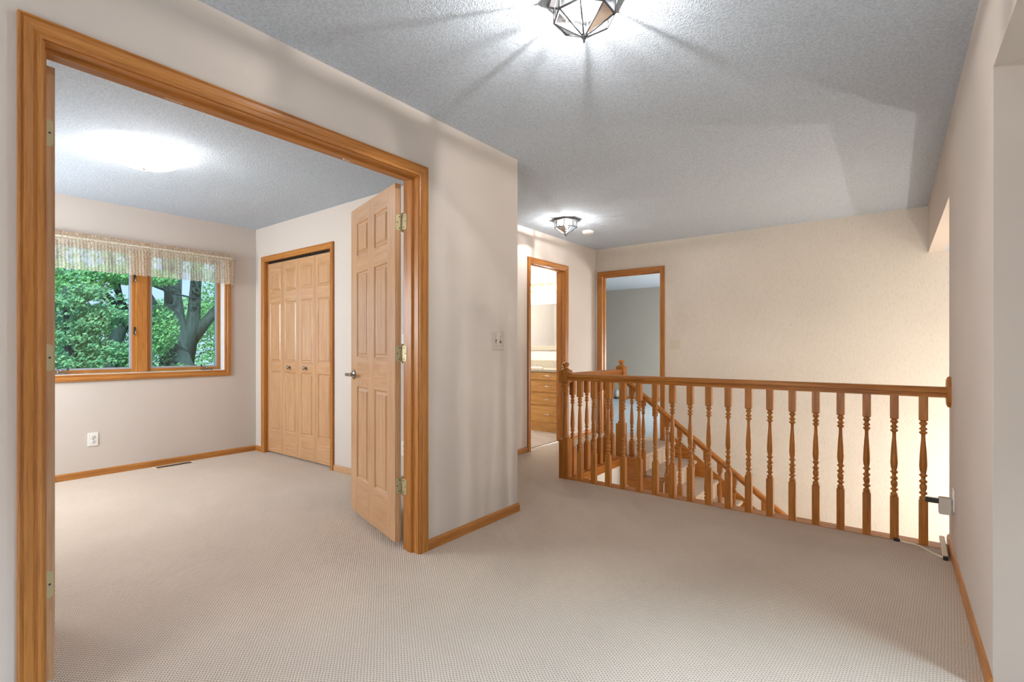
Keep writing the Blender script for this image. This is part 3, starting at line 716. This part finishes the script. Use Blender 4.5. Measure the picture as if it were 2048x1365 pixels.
# sloped railing down the stairs
RUN, RISE, NX0 = 0.25, 0.19, -2.09; SL = RISE/RUN
YS = 4.87
st = empty('stair_railing', (-1.2, YS, -0.7)); tag(st, 'sloping oak balustrade going down beside the stairs', 'railing')
NST = 11
zt = lambda x: 0.047 - 0.757*(x+1.18)
LXE = NX0+RUN*NST
handrail('handrail', (NX+0.042+1.2, 0, zt(NX+0.042)-0.075+0.7), (LXE+1.2, 0, zt(LXE)-0.075+0.7), {'X': RAIL['X']}, 'X', st, 2)
for k in range(24):
    x = -2.155+0.125*k
    if x > LXE-0.05: break
    step = 0 if x < NX0 else int((x-NX0)/RUN)+1
    zb = -RISE*step; topz = zt(x)-0.070
    Lg = topz-zb
    baluster('baluster', Lg, st, (x+1.2, 0, zb+0.7), zoff=min(Lg-0.80, 0.04), shear=0.757, base=0.257)
# ================================================================== STAIRS
stairs = empty('staircase', (-0.7, 5.4, -2.7)); tag(stairs, 'carpeted stairs with oak tread ends going down behind the railing', 'staircase', None, None)
so = stairs.location
m = MB(); pts = []    # carpet runner profile (x,z) following nosings
def nose(x, z):
    out = []
    for k in range(6):
        a = math.pi/2 - math.pi*k/5; out.append((x+0.002+0.020*math.cos(a), z-0.020+0.020*math.sin(a)))
    return out
prof = [(-2.118, 0.004)] + nose(NX0, 0.004)
for k in range(1, NST+1):
    x = NX0+RUN*(k-1); z = -RISE*k
    prof += [(x-0.006, z+0.14), (x-0.006, z+0.004)] + nose(x+RUN, z+0.004)
prof += [(NX0+RUN*NST-0.006, -2.7)]
ring0 = [(x-so.x, 4.935-so.y, z-so.z) for x, z in prof]; ring1 = [(x-so.x, YB-0.016-so.y, z-so.z) for x, z in prof]
m.sweep([ring0, ring1], CARPET, closed_profile=False, caps=False); m.build('carpet_runner', stairs)
for k in range(0, NST+1):
    m = MB(); x0 = NX0+RUN*(k-1)-0.02 if k else -2.222; x1 = NX0+RUN*k+0.024 if k else NX0+0.024; z = -RISE*k
    if k: m.bbox(x0-so.x, x1-so.x, 4.80-so.y, 4.945-so.y, z-0.027-so.z, z-so.z, RAIL['X'], 0.008, seg=3)
    else: m.bbox(x0-so.x, x1-so.x, 4.80-so.y, 4.945-so.y, z-0.027-so.z, z+0.004-so.z, RAIL['X'], 0.008, seg=3)
    m.build('tread_end', stairs)
m = MB()   # saw-tooth stringer, its lower edge sloping
for k in range(0, NST):
    x0 = NX0+RUN*(k-1) if k else -2.215; x1 = NX0+RUN*k; z = -RISE*k-0.02
    lo = lambda x: -0.285-0.76*(x+2.185)
    for (a, b) in ((x0, x1),):
        y0, y1 = 4.826, 4.90
        P = [(a, y0, lo(a)), (b, y0, lo(b)), (b, y0, z), (a, y0, z), (a, y1, lo(a)), (b, y1, lo(b)), (b, y1, z), (a, y1, z)]
        P = [(p[0]-so.x, p[1]-so.y, p[2]-so.z) for p in P]; n = len(m.v); m.v += P
        for q in ((0, 1, 2, 3), (5, 4, 7, 6), (0, 4, 5, 1), (3, 2, 6, 7), (0, 3, 7, 4), (1, 5, 6, 2)): m.face([n+i for i in q], RAIL['X'])
m.build('stringer', stairs)
m = MB(); za = lambda x: 0.055-0.77*(x+2.08)
P = []
for y in (YB-0.016, YB-0.0005):
    P += [(-2.15-so.x, y-so.y, za(-2.15)-so.z), (LXE-so.x, y-so.y, za(LXE)-so.z), (LXE-so.x, y-so.y, za(LXE)-0.35-so.z), (-2.15-so.x, y-so.y, za(-2.15)-0.35-so.z)]
m.v += P
for q in ((0, 1, 2, 3), (7, 6, 5, 4), (0, 4, 5, 1), (1, 5, 6, 2), (2, 6, 7, 3), (3, 7, 4, 0)): m.face(list(q), RAIL['X'])
m.build('wall_skirt', stairs)
m = MB()  # plaster soffit under the flight
P = []
lo = lambda x: -0.29-0.76*(x+2.185)
for y in (4.89, 4.93):
    P += [(-2.118-so.x, y-so.y, lo(-2.118)+0.02-so.z), (0.2-so.x, y-so.y, lo(0.2)+0.02-so.z), (0.2-so.x, y-so.y, -2.7-so.z), (-2.118-so.x, y-so.y, -2.7-so.z)]
m.v += P
for q in ((0, 1, 2, 3), (7, 6, 5, 4), (0, 4, 5, 1), (1, 5, 6, 2), (2, 6, 7, 3), (3, 7, 4, 0)): m.face(list(q), WALL_WHITE)
m.build('side_wall', stairs)

# ================================================================== LAMPS
def lantern(loc, label, power):
    t = empty('ceiling_light', loc); tag(t, label, 'ceiling light', 'glass lantern lights on the hall ceiling')
    n = 8; off = math.pi/8
    P = lambda r, z, k: Vector((r*math.cos(off+2*math.pi*k/n), r*math.sin(off+2*math.pi*k/n), z))
    m = MB()
    rings = [[P(r, z, k) for k in range(n)] for r, z in ((0.139, -0.001), (0.141, -0.012), (0.133, -0.020), (0.112, -0.024), (0.104, -0.020), (0.06, -0.014), (0.03, -0.014))]
    m.sweep(rings, METAL_DARK)
    m.build('canopy', t)
    m = MB()
    for k in range(n):
        m.tube([P(0.112, -0.082, k), P(0.112, -0.082, k+1)], 0.0042, METAL_DARK, 6)
        m.tube([P(0.112, -0.020, k), P(0.112, -0.082, k)], 0.0042, METAL_DARK, 6)
        m.tube([P(0.112, -0.082, k), P(0.010, -0.146, k)], 0.0031, METAL_DARK, 6)
    m.build('frame', t)
    m = MB()
    for k in range(n):
        m.quad([P(0.111, -0.022, k), P(0.111, -0.022, k+1), P(0.111, -0.082, k+1), P(0.111, -0.082, k)], LAMPGLASS)
        m.quad([P(0.111, -0.082, k), P(0.111, -0.082, k+1), P(0.010, -0.1455, k+1), P(0.010, -0.1455, k)], LAMPGLASS)
    m.build('glass_shade', t)
    m = MB(); m.lathe([(0.004, -0.134), (0.012, -0.142), (0.013, -0.150), (0.009, -0.156), (0.004, -0.160), (0.0045, -0.168), (0.002, -0.174)], METAL_DARK, 14); m.build('finial', t)
    for q, a in enumerate((0.9, 0.9+2.094, 0.9+4.189)):
        d = 0.012 if q == 0 else 0.055
        M = Matrix.Translation((d*math.cos(a), d*math.sin(a), -0.038))
        m = MB(); m.lathe([(0.009, 0.022), (0.009, 0.008)], WHITE, 10, M); m.build('socket', t)
        b = MB(); b.lathe([(0.004, 0.008), (0.009, 0.0), (0.0105, -0.012), (0.007, -0.026), (0.001, -0.036)], BULB, 10, M, cap=False); b.build('bulb', t)
        light('lantern_bulb_light', 'POINT', (loc[0]+d*math.cos(a), loc[1]+d*math.sin(a), loc[2]-0.083), power*(0.64, 0.18, 0.18)[q], (1, 0.97, 0.94), radius=0.005)
    return t
lantern((-0.91, 1.63, H), 'octagonal glass and dark metal ceiling lantern nearest the double doorway', 17)
lantern((-2.65, 4.37, H), 'octagonal glass ceiling lantern beside the smoke detector near the bathroom', 10)
t = empty('dome_light', (-3.95, 1.14, H)); tag(t, 'round frosted glass bowl light on the left room ceiling', 'ceiling light')
m = MB(); m.lathe([(0.224, -0.020), (0.222, -0.030), (0.218, -0.040), (0.200, -0.060), (0.165, -0.080), (0.115, -0.096), (0.060, -0.105), (0.012, -0.108)], BOWL, 40, cap=False); m.build('glass_bowl', t)
m = MB(); m.lathe([(0.105, 0.0), (0.105, -0.012), (0.012, -0.014), (0.010, -0.016)], WHITE, 32); m.build('mount_plate', t)
m = MB(); m.lathe([(0.003, -0.014), (0.003, -0.108), (0.012, -0.110), (0.010, -0.118), (0.003, -0.124)], NICKEL, 12); m.build('finial', t)
for a in (0.5, 0.5+math.pi):
    b = MB(); b.lathe([(0.003, 0.03), (0.012, 0.022), (0.018, 0.0), (0.012, -0.016), (0.002, -0.022)], BULB, 12, Matrix.Translation((0.095*math.cos(a), 0.095*math.sin(a), -0.060)), cap=False); b.build('bulb', t)
    light('dome_bulb_light', 'POINT', (-3.95+0.135*math.cos(a), 1.14+0.135*math.sin(a), H-0.078), 9.5, (1, 0.97, 0.93), radius=0.02)
m = MB(); m.lathe([(0.062, 0), (0.066, -0.010), (0.064, -0.022), (0.052, -0.032), (0.040, -0.034), (0.002, -0.034)], WHITE, 28)
t = tag(m.build('smoke_detector', None, (-2.70, 4.93, H)), 'small round white smoke detector behind the far lantern', 'smoke detector')

# ================================================================== SWITCHES, OUTLETS
def wallplate(name, loc, rz, wd, ht, mat, toggles, label, cat, recept=False, group=None):
    t = empty(name, loc, (0, 0, rz)); tag(t, label, cat, group)
    m = MB(); m.bbox(-wd/2, wd/2, -0.006, 0.0, -ht/2, ht/2, mat, 0.003)
    for dx in toggles:
        for dz in ((0.03, -0.03) if not recept else (0,)):
            m.lathe([(0.003, 0.0), (0.003, 0.0015)], DARK if recept else PEWTER, 8, Matrix.Translation((dx, -0.0055, dz)) @ Matrix.Rotation(math.pi/2, 4, 'X'))
    m.build('cover_plate', t)
    for k, dx in enumerate(toggles):
        if recept:
            for dz in (0.020, -0.020):
                r_ = MB(); r_.lathe([(0.0155, 0), (0.0165, 0.002), (0.012, 0.003)], mat, 18, Matrix.Translation((dx, -0.006, dz)) @ Matrix.Rotation(math.pi/2, 4, 'X'))
                for (sx, sz, a, b) in ((-0.006, 0.003, 0.0014, 0.0045), (0.006, 0.003, 0.0014, 0.004)): r_.box(dx+sx-a, dx+sx+a, -0.0096, -0.0088, dz+sz-b, dz+sz+b, DARK)
                r_.lathe([(0.0024, 0), (0.0024, 0.0006)], DARK, 8, Matrix.Translation((dx, -0.0090, dz-0.008)) @ Matrix.Rotation(math.pi/2, 4, 'X'))
                r_.build('receptacle', t)
        else:
            g = MB(); up = 1 if k % 2 else -1
            g.box(dx-0.005, dx+0.005, -0.0075, -0.005, -0.012, 0.012, DARK if mat is not ALMOND else mat)
            g.bbox(dx-0.004, dx+0.004, -0.018, -0.006, up*0.002-0.005+up*0.003, up*0.002+0.005+up*0.003, mat, 0.001)
            g.build('toggle', t)
    return t
wallplate('light_switch', (XL+0.0, 2.551, 1.178), R(90), 0.115, 0.115, BEIGEP, (-0.023, 0.023), 'beige double light switch right of the double doorway', 'light switch')
wallplate('light_switch', (-2.079, YB, 1.172), 0, 0.112, 0.115, ALMOND, (-0.023, 0.023), 'almond double light switch beside the bedroom doorway', 'light switch')
wallplate('light_switch', (-3.108, 2.655, 1.185), 0, 0.07, 0.115, WHITE, (0,), 'white light switch seen through the gap behind the open door', 'light switch')
wallplate('wall_outlet', (-5.6, 1.2415, 0.328), R(90), 0.075, 0.118, WHITE, (0,), 'white wall outlet under the window', 'outlet', True)
wallplate('wall_outlet', (-3.119, 2.655, 0.322), 0, 0.07, 0.115, WHITE, (0,), 'white wall outlet low in the gap behind the open door', 'outlet', True)
# plug-in sensor on right wall
t = wallplate('wall_outlet', (XR, 3.53, 0.325), R(-90), 0.072, 0.118, WHITE, (0,), 'white wall outlet on the right wall behind a plug-in adapter', 'outlet', True)
t = empty('plug_adapter', (XR-0.011, 3.53, 0.30)); tag(t, 'beige plug-in adapter with a black arm on the right wall', 'adapter')
m = MB(); m.bbox(-0.052, 0.0, -0.03, 0.03, -0.055, 0.030, BEIGEP, 0.005); m.build('body', t)
m = MB(); m.bbox(-0.108, -0.050, -0.014, 0.014, -0.004, 0.022, BLACKP, 0.004); m.build('arm', t)

t = empty('cable_clip', (0.226, 3.67, 0.0)); tag(t, 'beige plastic strip leaning on the baseboard at the end of the railing', 'bracket')
m = MB(); m.bbox(-0.012, 0.012, -0.15, 0.13, 0.012, 0.032, CABLE, 0.003, Matrix.Rotation(R(7), 4, 'X')); m.build('strip', t)
m = MB(); m.bbox(-0.012, 0.009, -0.165, -0.145, 0.0, 0.022, BLACKP, 0.003); m.build('end_cap', t)
t = empty('floor_cable', (0.08, 3.66, 0)); tag(t, 'thin beige cable lying on the carpet by the last balusters', 'cable')
cp = [(0.03, 3.692), (0.06, 3.675), (0.10, 3.672), (0.125, 3.655), (0.15, 3.615), (0.175, 3.575), (0.20, 3.55), (0.222, 3.53)]
fine = []
for i in range(len(cp)-1):
    for k in range(4): q = k/4; fine.append((cp[i][0]*(1-q)+cp[i+1][0]*q-0.08, cp[i][1]*(1-q)+cp[i+1][1]*q-3.66, 0.0035))
m = MB(); m.tube([(p[0], p[1], 0.0062) for p in fine], 0.0048, CABLE, 8); m.build('wire', t)
m = MB(); m.bbox(-0.075, -0.045, 0.022, 0.044, 0.0, 0.016, BLACKP, 0.003); m.build('plug', t)

t = empty('floor_vent', (-5.50, 1.835, 0)); tag(t, 'slim brown metal floor vent in the carpet under the window', 'vent')
m = MB()
for (a, b, c, d) in ((-0.055, -0.045, -0.165, 0.165), (0.045, 0.055, -0.165, 0.165), (-0.045, 0.045, -0.165, -0.150), (-0.045, 0.045, 0.150, 0.165)): m.bbox(a, b, c, d, 0.0, 0.006, CABLE, 0.001)
m.build('frame', t)
m = MB(); m.box(-0.046, 0.046, -0.151, 0.151, 0.0005, 0.002, DARK); 
for k in range(24): y = -0.145+k*0.0126; m.box(-0.046, 0.046, y-0.002, y+0.002, 0.002, 0.005, VENTM)
m.build('grille', t)

# ================================================================== BATHROOM
t = empty('vanity_cabinet', (-3.9, 5.87, 0)); tag(t, 'honey oak vanity with four drawers seen through the bathroom doorway', 'cabinet')
vx, vy = -3.9, 5.87
m = MB(); m.box(-5.0-vx, -3.32-vx, 5.605-vy, 6.148-vy, 0.09, 0.805, VAN['X']); m.box(-5.0-vx, -3.32-vx, 5.615-vy, 6.148-vy, 0.0, 0.09, VAN['X']); m.build('carcass', t)
for (z0, z1) in ((0.70, 0.80), (0.535, 0.685), (0.36, 0.515), (0.13, 0.345)):
    m = MB(); m.bbox(-4.10-vx, -3.36-vx, 5.588-vy, 5.606-vy, z0, z1, VAN['X'], 0.006); d = m.build('drawer', t)
    zc = (z0+z1)/2; xc = -3.67-vx
    m = MB(); m.tube([(xc-0.048, -0.0+5.588-vy, zc), (xc-0.045, 5.560-vy, zc+0.004), (xc-0.02, 5.553-vy, zc+0.006), (xc+0.02, 5.553-vy, zc+0.006), (xc+0.045, 5.560-vy, zc+0.004), (xc+0.048, 5.588-vy, zc)], 0.0055, NICKEL, 8); m.build('handle', d)
t = empty('vanity_counter', (-3.9, 5.86, 0.806)); tag(t, 'speckled beige vanity countertop with backsplash', 'countertop')
m = MB(); m.bbox(-1.12, 0.60, -0.285, 0.288, 0.0, 0.038, COUNTER, 0.006); m.build('top', t)
m = MB(); m.bbox(-1.12, 0.60, 0.27, 0.288, 0.038, 0.145, COUNTER, 0.004); m.build('backsplash', t)
m = MB(); m.bbox(-0.09, 0.09, -0.05, 0.05, 0.0, 0.014, WHITE, 0.005); m.bbox(-0.07, 0.06, -0.04, 0.045, 0.014, 0.026, WHITE, 0.005)
tag(m.build('hand_towel', None, (-3.93, 5.70, 0.8445)), 'folded white cloth lying on the vanity countertop', 'towel')
t = empty('vanity_mirror', (-4.1, 6.149, 1.49)); tag(t, 'large wall mirror with stone-coloured strips above the vanity', 'mirror')
m = MB(); m.box(-0.75, 0.70, -0.012, 0.0, -0.34, 0.30, MIRROR); m.build('mirror_glass', t)
for (z0, z1) in ((0.285, 0.345), (-0.39, -0.33)):
    m = MB(); m.bbox(-0.75, 0.70, -0.018, -0.0, z0, z1, COUNTER, 0.003); m.build('frame_strip', t)
t = empty('light_bar', (-4.1, 6.149, 2.025)); tag(t, 'brass vanity light bar with round glowing bulbs', 'wall light')
m = MB(); m.bbox(-0.46, 0.50, -0.035, 0.0, -0.058, 0.058, NICKEL, 0.006); o = m.build('back_bar', t)
m2, t2_, b2 = newmat('gold_bar'); b2.inputs['Base Color'].default_value = (0.75, 0.55, 0.25, 1); b2.inputs['Metallic'].default_value = 0.7; b2.inputs['Roughness'].default_value = 0.3
o.data.materials[0] = m2
gb = None
for k in range(6):
    x = -0.37+0.155*k
    m = MB(); m.lathe([(0.02, 0.0), (0.022, 0.012), (0.036, 0.03), (0.043, 0.052), (0.036, 0.078), (0.02, 0.092), (0.002, 0.096)], GLOBE, 20, Matrix.Translation((x, -0.035, 0)) @ Matrix.Rotation(math.pi/2, 4, 'X')); m.build('globe_bulb', t)
    light('globe_bulb_light', 'POINT', (-4.1+x, 6.149-0.55, 1.90), 3.2, (1, 0.95, 0.88), radius=0.045)

m = MB(); m.lathe([(0.05, 0), (0.055, 0.02), (0.04, 0.035)], BLACKP, 14); m.lathe([(0.03, 0.035), (0.055, 0.09), (0.055, 0.15), (0.03, 0.20), (0.012, 0.21)], GREYC, 14)
tag(m.build('floor_vase', None, (-4.86, 10.18, 0.0)), 'small grey vase on a black base on the blue bedroom carpet', 'vase')

# ================================================================== OUTDOORS
m = MB(); m.box(-60, -5.9, -40, 60, -3.1, -3.0, GRASS); tag(m.build('lawn'), 'lawn beneath the trees outside', 'lawn', None, 'structure')
def foliage(name, parent, blobs, n, size, mat, seed, flat=False):
    r_ = random.Random(seed); v = []; f = []
    for i in range(n):
        c, rr = blobs[r_.randrange(len(blobs))]
        while True:
            p = Vector((r_.uniform(-1, 1), r_.uniform(-1, 1), r_.uniform(-1, 1)))
            if p.length <= 1: break
        p = Vector((p.x*rr[0], p.y*rr[1], p.z*rr[2])) + Vector(c)
        q = Vector((r_.gauss(0, 1), r_.gauss(0, 1), r_.gauss(0, 1))).normalized()
        a = q.orthogonal().normalized(); b = q.cross(a); s = size*r_.uniform(0.5, 1.3); l = s*1.5
        k = len(v); mid = p + q*s*0.18
        v += [tuple(p-a*l*0.6), tuple(mid+b*s*0.5), tuple(p+a*l*0.6), tuple(mid-b*s*0.5)]; f.append((k, k+1, k+2, k+3))
    me = bpy.data.meshes.new(name); me.from_pydata(v, [], f); me.materials.append(mat)
    o = bpy.data.objects.new(name, me); col.objects.link(o); o.parent = parent; return o
def tree(loc, label, limbs, blobs, n, size, mat, seed, group='trees outside the window', name='tree'):
    t = empty(name, loc); tag(t, label, 'tree', group)
    m = MB()
    for pts, rad in limbs: m.tube(pts, rad, BARK, 10)
    m.build('trunk', t)
    foliage('foliage', t, blobs, n, size, mat, seed)
    return t
# big maple: trunk forks behind the right pane
limbs = [([(0, 0, -3), (0, 0, 0.4), (0.0, -0.05, 1.6), (0, -0.15, 3.2), (-0.1, -0.1, 6.5)], [0.62, 0.48, 0.30, 0.20, 0.12]),
         ([(0, 0.1, 0.8), (0.1, 0.38, 1.8), (0, 0.50, 3.2), (0, 0.62, 6.5)], [0.36, 0.19, 0.15, 0.10]),
         ([(0, 0.28, 1.3), (0.2, 0.75, 2.0), (0.3, 1.3, 2.75), (0.3, 2.0, 3.4)], [0.24, 0.15, 0.11, 0.05]),
         ([(0, -0.15, 1.0), (0.1, -0.50, 1.9), (0.2, -0.85, 2.6), (0.2, -1.2, 3.5), (0.2, -1.5, 5)], [0.34, 0.22, 0.16, 0.12, 0.05]),
         ([(0, -0.1, 2.2), (0.3, -0.4, 2.9), (0.4, -0.5, 4.2)], [0.10, 0.08, 0.04])]
tree((-17, 5.75, 0), 'broad old tree with a dark forked trunk behind the right window pane', limbs,
     [((1.2, -1.8, 3.9), (1.0, 1.6, 0.8)), ((0.8, 1.0, 3.9), (0.9, 1.6, 0.8)), ((-1.5, 1.9, 2.0), (1.0, 0.9, 0.8)), ((0.9, -0.3, 0.2), (0.5, 0.5, 0.5)), ((0.2, -1.4, 0.6), (0.5, 0.5, 0.5))], 6500, 0.06, LEAF_A, 11)
limbs = [([(0, 0, -3), (0, 0, 1.0), (0.1, 0.3, 2.0), (0.1, 0.05, 2.9), (0.1, -0.2, 4)], [0.22, 0.17, 0.15, 0.13, 0.1]),
         ([(0.1, 0.3, 2.0), (0.2, -0.3, 2.6), (0.2, -0.7, 3.2)], [0.12, 0.09, 0.05]),
         ([(0.1, 0.0, 3.0), (0.5, 0.6, 2.85), (0.6, 1.2, 2.6), (0.6, 1.8, 2.5)], [0.05, 0.045, 0.03, 0.02])]
tree((-16, 3.9, 0), 'leafy tree with a thin leaning trunk behind the left window pane', limbs,
     [((0.6, -1.0, 2.7), (0.7, 1.0, 0.5)), ((0.8, 0.3, 2.95), (0.6, 1.0, 0.25)), ((-0.8, 0.4, 1.0), (0.8, 1.4, 0.9)), ((0.4, 0.9, 1.6), (0.6, 0.5, 0.7))], 9000, 0.055, LEAF_A, 12)
limbs = [([(0, 0, -3), (0, 0, 0.2), (0.05, 0.03, 0.8), (0, -0.15, 1.1), (0, -0.2, 2.3)], [0.09, 0.08, 0.07, 0.06, 0.03])]
pine = [((0, 0.1+0.35*math.sin(k*2.1), 0.9+0.22*k), (0.6, 0.62-0.05*k, 0.16)) for k in range(7)]
tree((-12.5, 2.55, 0), 'pale needled pine nearest the window at the far left', limbs, pine+[((0.1, 0.9, 0.55), (0.5, 0.9, 0.25)), ((0, 0.2, 1.9), (0.6, 1.0, 0.4))], 6500, 0.05, LEAF_C, 13, name='pine_tree')
limbs = [([(0, 0, -3), (0, 0, 1.4)], [0.12, 0.03])]
spr = [((0, 0, -1.0+0.28*k), (1.05-0.11*k, 1.05-0.11*k, 0.14)) for k in range(9)]
tree((-19, 8.4, 0.3), 'small dark spruce low at the right edge of the window', limbs, spr, 4200, 0.10, LEAF_B, 14, name='spruce_tree')
tree((-24, 4.4, 0), 'dense dark tree standing farther back behind the left pane', [([(0, 0, -3), (0, 0, 5)], [0.3, 0.12])],
     [((0, -0.5, 0.6), (1.4, 2.6, 1.7)), ((0, 1.2, 2.2), (1.0, 1.4, 0.6))], 9000, 0.10, LEAF_B, 15)
tree((-25, 8.2, 0), 'bright green tree farther back between the maple limbs', [([(0, 0, -3), (0.2, 0.3, 6)], [0.28, 0.1])],
     [((0, 0, 0.6), (1.5, 2.6, 1.6)), ((0, 0.6, 2.6), (1.2, 1.9, 0.8)), ((0, 2.2, 3.2), (1.2, 1.5, 1.6))], 8000, 0.085, LEAF_A, 16)
tree((-27, 12.2, 0), 'bright green tree farther back behind the right edge of the window', [([(0, 0, -3), (0.2, 0.3, 6)], [0.28, 0.1])],
     [((0, 0, 0.6), (1.5, 2.6, 2.0)), ((0, 0.6, 3.2), (1.2, 2.1, 1.6))], 7000, 0.085, LEAF_A, 17)
